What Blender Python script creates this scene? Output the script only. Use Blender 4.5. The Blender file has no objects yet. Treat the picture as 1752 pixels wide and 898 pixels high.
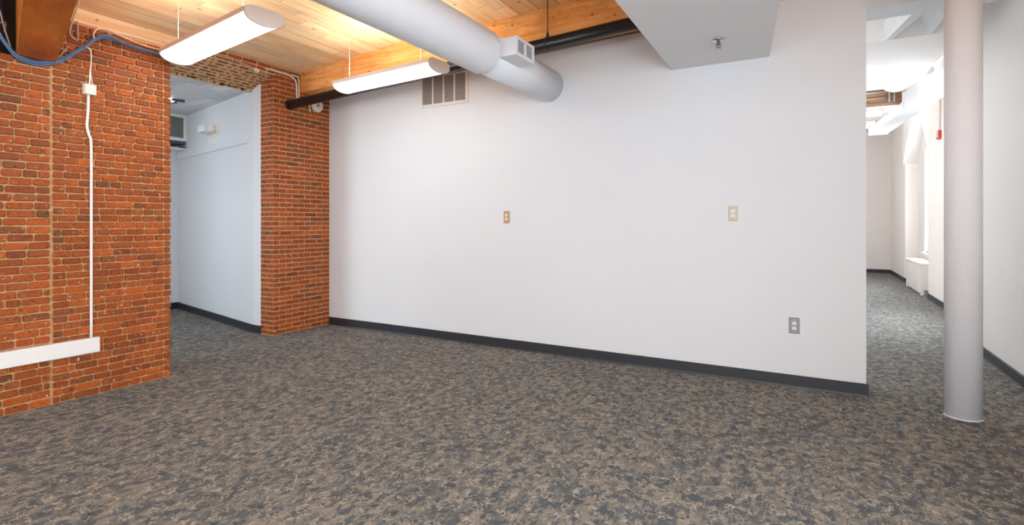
import bpy, bmesh, math, random
from mathutils import Vector, Matrix

random.seed(7)
C = bpy.context.scene.collection
SC = bpy.context.scene

# ------------------------------------------------------------------ helpers
def lin(r, g=None, b=None):
    if g is None: r, g, b = r
    f = lambda v: (v/255/12.92) if v/255 <= 0.04045 else ((v/255+0.055)/1.055)**2.4
    return (f(r), f(g), f(b), 1.0)

class NT:
    def __init__(s, name):
        s.m = bpy.data.materials.new(name); s.m.use_nodes = True
        s.t = s.m.node_tree; s.t.nodes.clear()
        s.out = s.n('ShaderNodeOutputMaterial')
        s.bs = s.n('ShaderNodeBsdfPrincipled')
        s.l(s.bs.outputs[0], s.out.inputs[0])
    def n(s, kind, **kw):
        nd = s.t.nodes.new(kind)
        for k, v in kw.items(): setattr(nd, k, v)
        return nd
    def l(s, a, b): s.t.links.new(a, b)
    def set(s, **kw):
        for k, v in kw.items():
            s.bs.inputs[k.replace('_', ' ')].default_value = v
    def val(s, x):
        return x
    def put(s, inp, v):
        if hasattr(v, 'is_output'): s.l(v, inp)
        else: inp.default_value = v
    def math(s, op, a, b=0.0, c=None, clamp=False):
        nd = s.n('ShaderNodeMath', operation=op); nd.use_clamp = clamp
        s.put(nd.inputs[0], a); s.put(nd.inputs[1], b)
        if c is not None: s.put(nd.inputs[2], c)
        return nd.outputs[0]
    def mix(s, fac, a, b, mode='MIX'):
        nd = s.n('ShaderNodeMix', data_type='RGBA', blend_type=mode)
        s.put(nd.inputs[0], fac); s.put(nd.inputs[6], a); s.put(nd.inputs[7], b)
        return nd.outputs[2]
    def ramp(s, fac, stops, interp='LINEAR'):
        nd = s.n('ShaderNodeValToRGB'); cr = nd.color_ramp; cr.interpolation = interp
        while len(cr.elements) < len(stops): cr.elements.new(0.5)
        for e, (p, c) in zip(cr.elements, stops):
            e.position = p; e.color = c if hasattr(c, '__len__') else (c, c, c, 1)
        s.l(fac, nd.inputs[0]); return nd.outputs[0]
    def coords(s, scale=(1, 1, 1), rot=(0, 0, 0)):
        tc = s.n('ShaderNodeTexCoord'); mp = s.n('ShaderNodeMapping')
        s.l(tc.outputs['Object'], mp.inputs[0])
        mp.inputs['Scale'].default_value = scale; mp.inputs['Rotation'].default_value = rot
        return mp.outputs[0]
    def noise(s, vec, scale, detail=3, rough=0.5, col=False):
        nd = s.n('ShaderNodeTexNoise'); s.l(vec, nd.inputs['Vector'])
        nd.inputs['Scale'].default_value = scale; nd.inputs['Detail'].default_value = detail
        nd.inputs['Roughness'].default_value = rough
        return nd.outputs[1 if col else 0]
    def voro(s, vec, scale, feature='F1', out=0):
        nd = s.n('ShaderNodeTexVoronoi', feature=feature); s.l(vec, nd.inputs['Vector'])
        nd.inputs['Scale'].default_value = scale
        return nd.outputs[out]
    def bump(s, h, strength=0.3, dist=0.01):
        nd = s.n('ShaderNodeBump'); nd.inputs['Strength'].default_value = strength
        nd.inputs['Distance'].default_value = dist
        s.l(h, nd.inputs['Height']); s.l(nd.outputs[0], s.bs.inputs['Normal'])
    def color(s, c): s.put(s.bs.inputs['Base Color'], c)
    def rough(s, r): s.put(s.bs.inputs['Roughness'], r)

def plain(name, rgb, rough=0.5, metal=0.0, var=0.06, scale=30, bump=0.0):
    t = NT(name); v = t.coords(); n = t.noise(v, scale, 3)
    c = lin(rgb); d = tuple(x*(1-var) for x in c[:3]) + (1,)
    t.color(t.mix(n, c, d)); t.rough(rough); t.set(Metallic=metal)
    if bump: t.bump(t.noise(v, scale*6, 2), bump, 0.003)
    return t.m

def emit(name, rgb, strength):
    m = bpy.data.materials.new(name); m.use_nodes = True; t = m.node_tree; t.nodes.clear()
    o = t.nodes.new('ShaderNodeOutputMaterial'); e = t.nodes.new('ShaderNodeEmission')
    e.inputs[0].default_value = rgb + (1,); e.inputs[1].default_value = strength
    t.links.new(e.outputs[0], o.inputs[0]); return m

# ------------------------------------------------------------------ materials
M = {}
def mk_wall(name, rgb):
    t = NT(name); v = t.coords()
    n = t.noise(v, 1.3, 2); c = lin(rgb)
    t.color(t.mix(n, c, tuple(x*0.965 for x in c[:3]) + (1,)))
    t.rough(0.62); t.set(**{'Specular IOR Level': 0.25})
    t.bump(t.noise(v, 180, 2), 0.06, 0.002)
    return t.m
M['wall'] = mk_wall('white_wall_paint', (218, 222, 226))
M['wall_warm'] = mk_wall('warm_white_paint', (236, 230, 226))
M['wall_near'] = mk_wall('pale_grey_paint', (228, 226, 224))
M['ceil_white'] = mk_wall('ceiling_white_paint', (243, 241, 239))
M['column'] = mk_wall('column_paint', (238, 241, 246))
M['soffit'] = mk_wall('soffit_paint', (224, 224, 225))

def mk_brick(name, dark=1.0, keys=None):
    t = NT(name); v = t.coords()
    at = t.n('ShaderNodeAttribute', attribute_name='brick')
    sep = t.n('ShaderNodeSeparateColor'); t.l(at.outputs['Color'], sep.inputs[0])
    r, g, b = sep.outputs
    base = t.ramp(r, keys or [(0.0, lin(92, 60, 36)), (0.10, lin(126, 64, 36)), (0.3, lin(144, 62, 18)),
                      (0.55, lin(166, 76, 18)), (0.8, lin(152, 66, 22)), (1.0, lin(126, 54, 26))])
    n1 = t.noise(v, 16, 5, 0.65)
    n2 = t.noise(v, 55, 4, 0.6)
    hue = t.mix(t.math('MULTIPLY', n1, 0.55), base, lin(178, 94, 28))
    shade = t.ramp(n2, [(0.3, 0.62), (0.55, 1.0), (0.8, 1.12)])
    col = t.mix(1.0, hue, shade, 'MULTIPLY')
    br = t.math('MULTIPLY_ADD', g, 0.45, 0.76)
    cb = t.n('ShaderNodeCombineColor'); [t.l(br, cb.inputs[i]) for i in range(3)]
    col = t.mix(1.0, col, cb.outputs[0], 'MULTIPLY')
    # dark pits and pale lime / paint flecks
    pit = t.ramp(t.noise(v, 42, 2), [(0.64, 0.0), (0.69, 1.0)])
    col = t.mix(t.math('MULTIPLY', pit, 0.75), col, lin(50, 30, 20))
    fl = t.ramp(t.noise(v, 36, 4, 0.7), [(0.61, 0.0), (0.68, 1.0)])
    fl = t.math('MULTIPLY', fl, t.ramp(b, [(0.3, 0.10), (0.75, 0.95)]))
    col = t.mix(fl, col, lin(226, 176, 148))
    t.color(col); t.rough(t.math('MULTIPLY_ADD', n1, 0.3, 0.42)); t.set(**{'Specular IOR Level': 0.35})
    h = t.math('ADD', n2, t.math('MULTIPLY', n1, 0.8))
    t.bump(h, 0.55, 0.006)
    return t.m
M['brick'] = mk_brick('old_orange_brick')
M['brick_neat'] = mk_brick('pillar_brick', keys=[(0.0, lin(84, 58, 38)), (0.10, lin(110, 60, 34)), (0.14, lin(140, 62, 20)),
                      (0.55, lin(160, 74, 20)), (0.9, lin(146, 64, 22)), (1.0, lin(126, 54, 22))])
def mk_mortar(name, a, b):
    t = NT(name); v = t.coords(); n = t.noise(v, 25, 4, 0.6)
    t.color(t.mix(t.ramp(n, [(0.3, 0.0), (0.7, 1.0)]), lin(a), lin(b))); t.rough(0.9)
    t.bump(t.noise(v, 90, 3), 0.5, 0.004); return t.m
M['mortar'] = mk_mortar('tan_mortar', (206, 162, 116), (172, 126, 82))
M['mortar_light'] = mk_mortar('light_mortar', (206, 172, 138), (176, 136, 98))
M['mortar_arch'] = mk_mortar('arch_mortar', (222, 190, 148), (190, 150, 108))

def mk_carpet():
    t = NT('patterned_carpet'); v = t.coords()
    wn = t.noise(v, 14, 3, 0.6, col=True)
    vm = t.n('ShaderNodeVectorMath', operation='MULTIPLY_ADD')
    t.l(wn, vm.inputs[0]); vm.inputs[1].default_value = (0.07, 0.07, 0); t.l(v, vm.inputs[2])
    w = vm.outputs[0]
    mp = t.n('ShaderNodeMapping'); t.l(w, mp.inputs[0]); mp.inputs['Scale'].default_value = (1.45, 0.85, 0.0)
    cell = t.n('ShaderNodeTexVoronoi', feature='F1'); t.l(mp.outputs[0], cell.inputs['Vector']); cell.inputs['Scale'].default_value = 27
    sp = t.n('ShaderNodeSeparateColor'); t.l(cell.outputs['Color'], sp.inputs[0])
    big = t.noise(v, 2.2, 3, 0.6)
    sel = t.math('ADD', t.math('MULTIPLY', sp.outputs[0], 0.85), t.math('MULTIPLY_ADD', big, 0.6, -0.22))
    base = t.ramp(sel, [(0.24, lin(84, 91, 96)), (0.46, lin(98, 103, 106)), (0.60, lin(112, 113, 110)), (0.86, lin(131, 128, 121))])
    # thin scribbled contour lines, pale and dark
    e1 = t.voro(w, 38, 'DISTANCE_TO_EDGE')
    line = t.ramp(e1, [(0.0, 1.0), (0.045, 0.75), (0.09, 0.0)])
    lm = t.ramp(t.noise(v, 18, 2), [(0.46, 0.0), (0.56, 1.0)])
    col = t.mix(t.math('MULTIPLY', t.math('MULTIPLY', line, lm), 0.75), base, lin(184, 174, 158))
    nn = t.noise(w, 24, 2)
    dl = t.math('ABSOLUTE', t.math('SUBTRACT', nn, 0.47))
    dline = t.ramp(dl, [(0.0, 1.0), (0.012, 0.7), (0.025, 0.0)])
    dm = t.ramp(t.noise(v, 11, 2), [(0.45, 0.0), (0.58, 1.0)])
    col = t.mix(t.math('MULTIPLY', t.math('MULTIPLY', dline, dm), 0.75), col, lin(50, 53, 58))
    # pile rows running down the room
    mp2 = t.n('ShaderNodeMapping'); t.l(v, mp2.inputs[0]); mp2.inputs['Scale'].default_value = (48, 3.2, 1)
    st = t.noise(mp2.outputs[0], 1.0, 3, 0.6)
    sl = t.ramp(t.math('ABSOLUTE', t.math('SUBTRACT', st, 0.5)), [(0.0, 1.0), (0.012, 0.5), (0.03, 0.0)])
    sl = t.math('MULTIPLY', sl, t.ramp(t.noise(v, 7, 2), [(0.5, 0.0), (0.6, 1.0)]))
    col = t.mix(t.math('MULTIPLY', sl, 0.45), col, lin(180, 163, 145))
    fine = t.noise(v, 260, 2, 0.7)
    col = t.mix(1.0, col, t.ramp(fine, [(0.25, 0.72), (0.5, 1.0), (0.75, 1.22)]), 'MULTIPLY')
    t.color(col); t.rough(0.95); t.set(**{'Specular IOR Level': 0.1})
    t.bump(fine, 0.6, 0.004)
    return t.m
M['carpet'] = mk_carpet()

def mk_deck(name, pitch, seam, seam_col, light, mid, dark, axis=0, butt=0.004):
    t = NT(name); v = t.coords()
    sx = t.n('ShaderNodeSeparateXYZ'); t.l(v, sx.inputs[0])
    u = t.math('DIVIDE', sx.outputs[axis], pitch); al = 0 if axis == 1 else 1
    idx = t.math('FLOOR', u); fr = t.math('SUBTRACT', u, idx)
    wn = t.n('ShaderNodeTexWhiteNoise', noise_dimensions='1D'); t.l(idx, wn.inputs['W'])
    # butt joints: length along the plank
    ly = t.math('ADD', t.math('DIVIDE', sx.outputs[al], 1.5), t.math('MULTIPLY', wn.outputs[0], 7.3))
    li = t.math('FLOOR', ly); lf = t.math('SUBTRACT', ly, li)
    wn2 = t.n('ShaderNodeTexWhiteNoise', noise_dimensions='2D')
    cv = t.n('ShaderNodeCombineXYZ'); t.l(idx, cv.inputs[0]); t.l(li, cv.inputs[1]); t.l(cv.outputs[0], wn2.inputs['Vector'])
    off = t.n('ShaderNodeVectorMath', operation='MULTIPLY_ADD')
    t.l(wn2.outputs[1], off.inputs[0]); off.inputs[1].default_value = (5, 5, 5); t.l(v, off.inputs[2])
    mp = t.n('ShaderNodeMapping'); t.l(off.outputs[0], mp.inputs[0])
    mp.inputs['Scale'].default_value = (22, 1.6, 8) if axis == 0 else (1.6, 22, 8) if axis == 1 else (8, 1.6, 22)
    g = t.noise(mp.outputs[0], 1.0, 5, 0.62)
    col = t.ramp(g, [(0.25, lin(dark)), (0.5, lin(mid)), (0.72, lin(light))])
    tone = t.ramp(wn2.outputs[0], [(0.0, 0.78), (0.5, 0.98), (1.0, 1.12)])
    col = t.mix(1.0, col, tone, 'MULTIPLY')
    kn = t.voro(t.coords((7, 3.5, 7) if axis == 0 else (3.5, 7, 7)), 1.0, 'F1')
    col = t.mix(t.ramp(kn, [(0.03, 0.75), (0.07, 0.5), (0.11, 0.0)]), col, lin(120, 62, 28))
    s1 = t.math('LESS_THAN', fr, seam); s2 = t.math('LESS_THAN', lf, butt)
    sm = t.math('MAXIMUM', s1, s2)
    col = t.mix(t.math('MULTIPLY', sm, 0.85), col, lin(seam_col))
    t.color(col); t.rough(0.5); t.set(**{'Specular IOR Level': 0.3})
    t.bump(t.math('SUBTRACT', t.math('MULTIPLY', g, 0.3), sm), 0.35, 0.006)
    return t.m
M['deck'] = mk_deck('honey_plank_deck', 0.115, 0.02, (168, 104, 56), (252, 230, 194), (246, 208, 160), (230, 176, 122))
M['deck_wide'] = mk_deck('wide_plank_deck', 0.2, 0.035, (52, 28, 14), (250, 220, 176), (244, 198, 144), (228, 168, 110), butt=-1.0)
M['deck_white'] = mk_deck('white_painted_deck', 0.14, 0.03, (196, 196, 200), (230, 230, 232), (224, 224, 227), (216, 216, 220), axis=1)
M['deck_head'] = mk_deck('honey_plank_board', 0.115, 0.02, (168, 104, 56), (252, 230, 194), (246, 208, 160), (230, 176, 122), axis=2)
M['deck_shade'] = mk_deck('painted_shade_deck', 0.12, 0.05, (14, 10, 8), (66, 50, 38), (46, 34, 26), (28, 21, 17))  # dark tones paint in the shade of the pocket

def mk_beam(name, a, b, c, ang=0.0, sc=1.0):
    t = NT(name); v = t.coords((1, 1, 1), (0, 0, ang))
    mp = t.n('ShaderNodeMapping'); t.l(v, mp.inputs[0]); mp.inputs['Scale'].default_value = (1.6*sc, 9*sc, 26*sc)
    wv = t.noise(mp.outputs[0], 1.0, 5, 0.65)
    col = t.ramp(wv, [(0.25, lin(c)), (0.48, lin(b)), (0.7, lin(a))])
    patch = t.noise(v, 3.2, 3, 0.6)
    col = t.mix(1.0, col, t.ramp(patch, [(0.3, 0.8), (0.5, 1.0), (0.7, 1.12)]), 'MULTIPLY')
    mpk = t.n('ShaderNodeMapping'); t.l(v, mpk.inputs[0]); mpk.inputs['Scale'].default_value = (5.5*sc, 12*sc, 13*sc)
    kn = t.voro(mpk.outputs[0], 1.0)
    col = t.mix(t.ramp(kn, [(0.04, 0.85), (0.08, 0.5), (0.13, 0.0)]), col, lin(96, 48, 22))
    mpc = t.n('ShaderNodeMapping'); t.l(v, mpc.inputs[0]); mpc.inputs['Scale'].default_value = (0.5, 16, 17)
    ck = t.math('ABSOLUTE', t.math('SUBTRACT', t.noise(mpc.outputs[0], 1.0, 2), 0.5))
    col = t.mix(t.ramp(ck, [(0.0, 0.32), (0.005, 0.2), (0.010, 0.0)]), col, lin(120, 66, 30))
    t.color(col); t.rough(0.5); t.set(**{'Specular IOR Level': 0.35})
    t.bump(wv, 0.25, 0.006)
    return t.m
M['beam'] = mk_beam('orange_pine_beam', (248, 194, 124), (236, 164, 92), (212, 132, 62), 0.12)
M['beam_old'] = mk_beam('old_brown_beam', (222, 138, 60), (198, 112, 42), (160, 84, 30), 0.29, 0.8)
M['beam_far'] = mk_beam('weathered_brown_beam', (176, 136, 102), (140, 98, 66), (104, 68, 44))
M['wall_warmstrip'] = plain('grey_brown_strip', (150, 128, 110), 0.7)

M['baseboard'] = plain('charcoal_vinyl_base', (42, 45, 52), 0.45, var=0.1)
M['duct'] = plain('white_duct_paint', (222, 224, 229), 0.42, var=0.04, scale=4)
M['grille_white'] = plain('cream_grille_paint', (228, 220, 212), 0.45)
M['void'] = plain('dark_void', (58, 54, 50), 0.9)
M['blackpipe'] = plain('black_iron_pipe', (30, 29, 29), 0.34, var=0.3, scale=8)
M['rod'] = plain('rusty_steel_rod', (104, 82, 64), 0.5, 0.6)
M['steel'] = plain('zinc_conduit', (176, 178, 180), 0.4, 0.5)
M['chrome'] = plain('chrome', (205, 205, 205), 0.18, 1.0)
M['brassy'] = plain('sprinkler_brass', (120, 104, 92), 0.35, 0.8)
M['plastic'] = plain('white_plastic', (234, 232, 230), 0.4)
M['plastic_cream'] = plain('cream_plastic', (226, 218, 206), 0.45)
M['housing'] = plain('light_housing_enamel', (236, 230, 227), 0.4)
M['endcap'] = plain('light_end_cap', (234, 230, 228), 0.45)
M['tan_plate'] = plain('tan_cover_plate', (186, 154, 124), 0.45)
M['beige_plate'] = plain('beige_cover_plate', (208, 192, 172), 0.45)
M['grey_plate'] = plain('grey_steel_plate', (150, 150, 150), 0.35, 0.5)
M['slot'] = plain('socket_slot', (70, 68, 70), 0.6)
M['blue_cable'] = plain('blue_cable_jacket', (92, 130, 178), 0.4, var=0.25, scale=40)
M['white_cable'] = plain('white_cable_jacket', (230, 218, 200), 0.5)
M['grey_cable'] = plain('grey_cable_jacket', (176, 160, 146), 0.55)
M['dark_cable'] = plain('dark_blue_cable', (40, 50, 70), 0.5)
M['red'] = plain('fire_alarm_red', (216, 52, 38), 0.35)
M['ac_grille'] = plain('grey_ac_grille', (128, 126, 124), 0.5)
M['ac_tray'] = plain('blue_grey_tray', (72, 84, 100), 0.5)
M['radiator'] = plain('radiator_enamel', (236, 232, 228), 0.4)
M['frame_white'] = plain('window_frame_paint', (236, 236, 238), 0.4)
M['lens'] = emit('lit_lens', (0.97, 0.985, 1.0), 6.0)
M['uplens'] = emit('lit_upper_lens', (1.0, 0.96, 0.9), 27.0)
def mk_glass():
    m = bpy.data.materials.new('window_glass'); m.use_nodes = True; t = m.node_tree; t.nodes.clear()
    o = t.nodes.new('ShaderNodeOutputMaterial'); a = t.nodes.new('ShaderNodeBsdfTransparent')
    g = t.nodes.new('ShaderNodeBsdfGlossy'); g.inputs['Roughness'].default_value = 0.02
    mx = t.nodes.new('ShaderNodeMixShader'); mx.inputs[0].default_value = 0.06
    t.links.new(a.outputs[0], mx.inputs[1]); t.links.new(g.outputs[0], mx.inputs[2]); t.links.new(mx.outputs[0], o.inputs[0])
    return m
M['glass'] = mk_glass()

# ------------------------------------------------------------------ mesh building
class MB:
    def __init__(s): s.bm = bmesh.new()
    def hexa(s, pts, mi=0):
        """8 points: bottom ring 4, top ring 4"""
        v = [s.bm.verts.new(p) for p in pts]
        for q in ((3,2,1,0), (4,5,6,7), (0,1,5,4), (1,2,6,5), (2,3,7,6), (3,0,4,7)):
            f = s.bm.faces.new([v[i] for i in q]); f.material_index = mi
        return v
    def box(s, x0, x1, y0, y1, z0, z1, mi=0):
        return s.hexa([(x0,y0,z0),(x1,y0,z0),(x1,y1,z0),(x0,y1,z0),(x0,y0,z1),(x1,y0,z1),(x1,y1,z1),(x0,y1,z1)], mi)
    def prism(s, poly, z0, z1, mi=0):
        n = len(poly)
        a = [s.bm.verts.new((x, y, z0)) for x, y in poly]; b = [s.bm.verts.new((x, y, z1)) for x, y in poly]
        s.bm.faces.new(list(reversed(a))).material_index = mi; s.bm.faces.new(b).material_index = mi
        for i in range(n):
            s.bm.faces.new((a[i], a[(i+1) % n], b[(i+1) % n], b[i])).material_index = mi
    def extr(s, prof, p0, p1, mi=0, caps=True, closed=True):
        """profile (list of 3D offsets) swept from p0 to p1"""
        p0, p1 = Vector(p0), Vector(p1); n = len(prof)
        a = [s.bm.verts.new(p0 + Vector(q)) for q in prof]; b = [s.bm.verts.new(p1 + Vector(q)) for q in prof]
        for i in range(n if closed else n-1):
            s.bm.faces.new((a[i], a[(i+1) % n], b[(i+1) % n], b[i])).material_index = mi
        if caps and closed:
            s.bm.faces.new(list(reversed(a))).material_index = mi; s.bm.faces.new(b).material_index = mi
    def cyl(s, p0, p1, r0, r1=None, seg=24, caps=True, mi=0):
        r1 = r0 if r1 is None else r1
        p0, p1 = Vector(p0), Vector(p1); d = (p1-p0).normalized()
        up = Vector((0,0,1)) if abs(d.z) < 0.9 else Vector((1,0,0))
        u = d.cross(up).normalized(); w = u.cross(d)
        ring = lambda p, r: [s.bm.verts.new(p + u*(math.cos(2*math.pi*i/seg)*r) + w*(math.sin(2*math.pi*i/seg)*r)) for i in range(seg)]
        a, b = ring(p0, r0), ring(p1, r1)
        for i in range(seg):
            f = s.bm.faces.new((a[i], a[(i+1) % seg], b[(i+1) % seg], b[i])); f.material_index = mi; f.smooth = True
        if caps:
            s.bm.faces.new(list(reversed(a))).material_index = mi; s.bm.faces.new(b).material_index = mi
    def lathe(s, c, prof, seg=32, mi=0):
        """prof list of (r, z) about vertical axis at c"""
        rings = []
        for r, z in prof:
            rings.append([s.bm.verts.new((c[0]+r*math.cos(2*math.pi*i/seg), c[1]+r*math.sin(2*math.pi*i/seg), c[2]+z)) for i in range(seg)])
        for a, b in zip(rings, rings[1:]):
            for i in range(seg):
                f = s.bm.faces.new((a[i], a[(i+1) % seg], b[(i+1) % seg], b[i])); f.smooth = True; f.material_index = mi
        s.bm.faces.new(list(reversed(rings[0]))).material_index = mi; s.bm.faces.new(rings[-1]).material_index = mi
    def tube(s, pts, r, seg=10, mi=0, smooth=6):
        P = [Vector(p) for p in pts]
        if smooth and len(P) > 2:                                   # Catmull-Rom
            Q = []
            for i in range(len(P)-1):
                p0 = P[i-1] if i else P[0]*2-P[1]; p1, p2 = P[i], P[i+1]
                p3 = P[i+2] if i+2 < len(P) else P[-1]*2-P[-2]
                for k in range(smooth):
                    t = k/smooth
                    Q.append(0.5*((2*p1)+(p2-p0)*t+(2*p0-5*p1+4*p2-p3)*t*t+(3*p1-p0-3*p2+p3)*t**3))
            Q.append(P[-1]); P = Q
        rings = []; pu = None
        for i, p in enumerate(P):
            d = (P[min(i+1, len(P)-1)] - P[max(i-1, 0)]).normalized()
            if pu is None:
                up = Vector((0,0,1)) if abs(d.z) < 0.9 else Vector((1,0,0)); pu = d.cross(up).normalized()
            pu = (pu - d*pu.dot(d)).normalized(); w = pu.cross(d)
            rings.append([s.bm.verts.new(p + pu*(math.cos(2*math.pi*j/seg)*r) + w*(math.sin(2*math.pi*j/seg)*r)) for j in range(seg)])
        for a, b in zip(rings, rings[1:]):
            for j in range(seg):
                f = s.bm.faces.new((a[j], a[(j+1) % seg], b[(j+1) % seg], b[j])); f.smooth = True; f.material_index = mi
        s.bm.faces.new(list(reversed(rings[0]))).material_index = mi; s.bm.faces.new(rings[-1]).material_index = mi
    def build(s, name, mats, parent=None, bevel=0.0, segs=2):
        if bevel:
            es = [e for e in s.bm.edges if len(e.link_faces) == 2 and e.calc_face_angle(0) > 0.6]
            bmesh.ops.bevel(s.bm, geom=es, offset=bevel, segments=segs, affect='EDGES', profile=0.5, clamp_overlap=True)
        bmesh.ops.recalc_face_normals(s.bm, faces=s.bm.faces)
        me = bpy.data.meshes.new(name); s.bm.to_mesh(me); s.bm.free()
        for m in (mats if isinstance(mats, (list, tuple)) else [mats]): me.materials.append(m)
        o = bpy.data.objects.new(name, me); C.objects.link(o)
        if parent is not None: o.parent = parent; o.matrix_parent_inverse = Matrix.Identity(4)
        return o

def tag(o, label, cat, group=None):
    o['label'] = label; o['category'] = cat
    if group: o['group'] = group
    return o
def thing(name, label, cat, loc=(0,0,0), rotz=0.0, group=None):
    o = bpy.data.objects.new(name, None); C.objects.link(o); o.empty_display_size = 0.1
    o.location = loc; o.rotation_euler = (0, 0, rotz)
    return tag(o, label, cat, group)
def struct(o):
    o['kind'] = 'structure'; return o
def dup(root, loc, rotz, label):
    r = root.copy(); C.objects.link(r); r.location = loc; r.rotation_euler = (0, 0, rotz); r['label'] = label
    for ch in list(root.children):
        c = ch.copy(); C.objects.link(c); c.parent = r
        for g in list(ch.children):
            d = g.copy(); C.objects.link(d); d.parent = c
    return r

# brickwork: courses of real, chipped-corner bricks standing out of a mortar bed
def brick_field(mb, layer, org, U, V, N, width, height, pitch, lens, gap, out, rnd, mi=1, chip=0.007, jit=0.002, bond=None, ends=None, crack=0.0):
    org, U, V, N = Vector(org), Vector(U), Vector(V), Vector(N)
    rows = int(round(height/pitch)); bm = mb.bm
    for r in range(rows):
        u = 0.0; first = True
        while u < width - 0.012:
            if bond:
                L = bond if not first else (bond*0.5 if r % 2 else bond)
            else:
                L = rnd.choice(lens)*rnd.uniform(0.92, 1.08)
                if first: L *= rnd.uniform(0.4, 1.0)
            first = False
            if width - (u+L) < 0.035: L = width - u
            a, b = u + gap/2, u + L - gap/2
            lo, hi = r*pitch + gap/2, (r+1)*pitch - gap/2
            u += L
            ex = ends if (ends and u >= width-1e-6) else 0
            if b - a < 0.01: continue
            j = lambda k=1.0: rnd.uniform(-jit, jit)*k
            c = min(chip, (hi-lo)*0.3)*rnd.uniform(0.5, 1.3)
            b2 = b + (rnd.uniform(-0.3, 1.0)*ex if ex else 0)
            oct_ = [(a+c, lo), (b2-c, lo), (b2, lo+c), (b2, hi-c), (b2-c, hi), (a+c, hi), (a, hi-c), (a, lo+c)]
            oct_ = [(x+j(), y+j()) for x, y in oct_]
            pr = out*rnd.uniform(0.75, 1.15)
            cx_, cy_ = (a+b2)/2, (lo+hi)/2; k = 0.0035
            ring0 = [bm.verts.new(org + U*x + V*y) for x, y in oct_]
            ring1 = [bm.verts.new(org + U*x + V*y + N*(pr*0.6)) for x, y in oct_]
            ring2 = [bm.verts.new(org + U*(x - math.copysign(k, x-cx_)) + V*(y - math.copysign(k, y-cy_)) + N*(pr + j(0.3))) for x, y in oct_]
            fs = [bm.faces.new(ring2)]
            for A, B in ((ring0, ring1), (ring1, ring2)):
                for i in range(8): fs.append(bm.faces.new((A[i], A[(i+1) % 8], B[(i+1) % 8], B[i])))
            col = (rnd.random(), rnd.random(), rnd.random(), 1.0)
            for f in fs:
                f.material_index = mi
                for lp in f.loops: lp[layer] = col

# ------------------------------------------------------------------ room measures (metres; camera stands at x=0, y=0)
HT = 3.62           # wall tops, above the plank ceiling
CEIL = [(-8.0, 2.9), (-5.9, 3.03), (-5.34, 3.075), (-4.6, 3.16), (-3.84, 3.235), (-2.83, 3.25), (-1.9, 3.305), (2.2, 3.53)]
def ceil_z(x):      # the old deck sags towards the brick side
    for (a, za), (b, zb) in zip(CEIL, CEIL[1:]):
        if x <= b: return za + (zb-za)*(x-a)/(b-a)
    return CEIL[-1][1]
WL = -4.69          # face of the left brick wall
YM = 4.73           # face of the long white wall
XE = 0.369          # free end of the long white wall
XR = 1.47           # near right-hand wall
XP = -5.34          # face of the brick pillar
YB = -4.2           # wall behind the camera
rnd = random.Random(11)

# floor
mb = MB(); mb.box(-8.6, 2.4, YB-0.2, 16.8, -0.2, 0.0); struct(mb.build('floor', M['carpet']))

# plank ceiling: fine boards over the left bay, wide dark-jointed boards right of the duct
mb = MB()
xs = [-5.9, -5.34, -4.6, -3.84, -2.83, -2.43, -1.9, 2.1]
for a, b in zip(xs, xs[1:]):
    za, zb = ceil_z(a), ceil_z(b)
    mb.hexa([(a, YB-0.2, za), (b, YB-0.2, zb), (b, 5.03, zb), (a, 5.03, za), (a, YB-0.2, za+0.14), (b, YB-0.2, zb+0.14), (b, 5.03, zb+0.14), (a, 5.03, za+0.14)], 0 if b < -2.4 else 1)
bmesh.ops.remove_doubles(mb.bm, verts=mb.bm.verts, dist=0.0005)
struct(mb.build('ceiling', [M['deck'], M['deck_wide']]))

# long white wall
mb = MB(); mb.box(-5.75, XE, YM, YM+0.2, 0, HT); struct(mb.build('wall_front', M['wall'], bevel=0.004))
def cove(mb, p0, p1, nrm, h=0.093, t=0.014):
    n = Vector((nrm[0], nrm[1], 0)).normalized(); b = 0.004
    prof = [Vector((0,0,0)), n*(t+0.006), n*(t+0.002)+Vector((0,0,0.012)), n*t+Vector((0,0,h-b)), n*(t-b)+Vector((0,0,h)), Vector((0,0,h))]
    mb.extr(prof, p0, p1)
mb = MB(); cove(mb, (XP+0.002, YM, 0), (XE+0.014, YM, 0), (0, -1)); mb.box(XE, XE+0.014, YM, YM+0.2, 0, 0.093)
struct(mb.build('baseboard_front', M['baseboard']))

# right-hand walls
mb = MB(); cove(mb, (XR, YB, 0), (XR, 7.4, 0), (-1, 0)); struct(mb.build('baseboard_right', M['baseboard']))

# right wall: two unseen windows added beside the camera for more even light
RW = [(-3.2, -1.0, 0.8, 2.75), (-0.4, 1.8, 0.8, 2.75)]
# back wall behind the camera, with three tall windows open to the sky
def pierced_wall(name, axis, at, thick, a0, a1, z0, z1, holes, mat):
    """wall in the plane axis=at (thickness towards the outside) with rectangular openings"""
    mb = MB(); xs = sorted([a0, a1] + [v for h in holes for v in h[:2]])
    def bx(u0, u1, q0, q1):
        if u1-u0 < 1e-4 or q1-q0 < 1e-4: return
        lo, hi = min(at, at+thick), max(at, at+thick)
        if axis == 'y': mb.box(u0, u1, lo, hi, q0, q1)
        else: mb.box(lo, hi, u0, u1, q0, q1)
    for u0, u1 in zip(xs, xs[1:]):
        hh = [h for h in holes if h[0] <= u0+1e-6 and h[1] >= u1-1e-6]
        if hh: bx(u0, u1, z0, hh[0][2]); bx(u0, u1, hh[0][3], z1)
        else: bx(u0, u1, z0, z1)
    return struct(mb.build(name, mat))
pierced_wall('wall_right', 'x', XR, 0.18, YB, 7.22, 0, 3.65, RW, M['wall_near'])
mb = MB(); mb.box(XR, 1.94, 7.22, 7.4, 0, 3.65); struct(mb.build('wall_right_return', M['wall_warm']))
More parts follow.
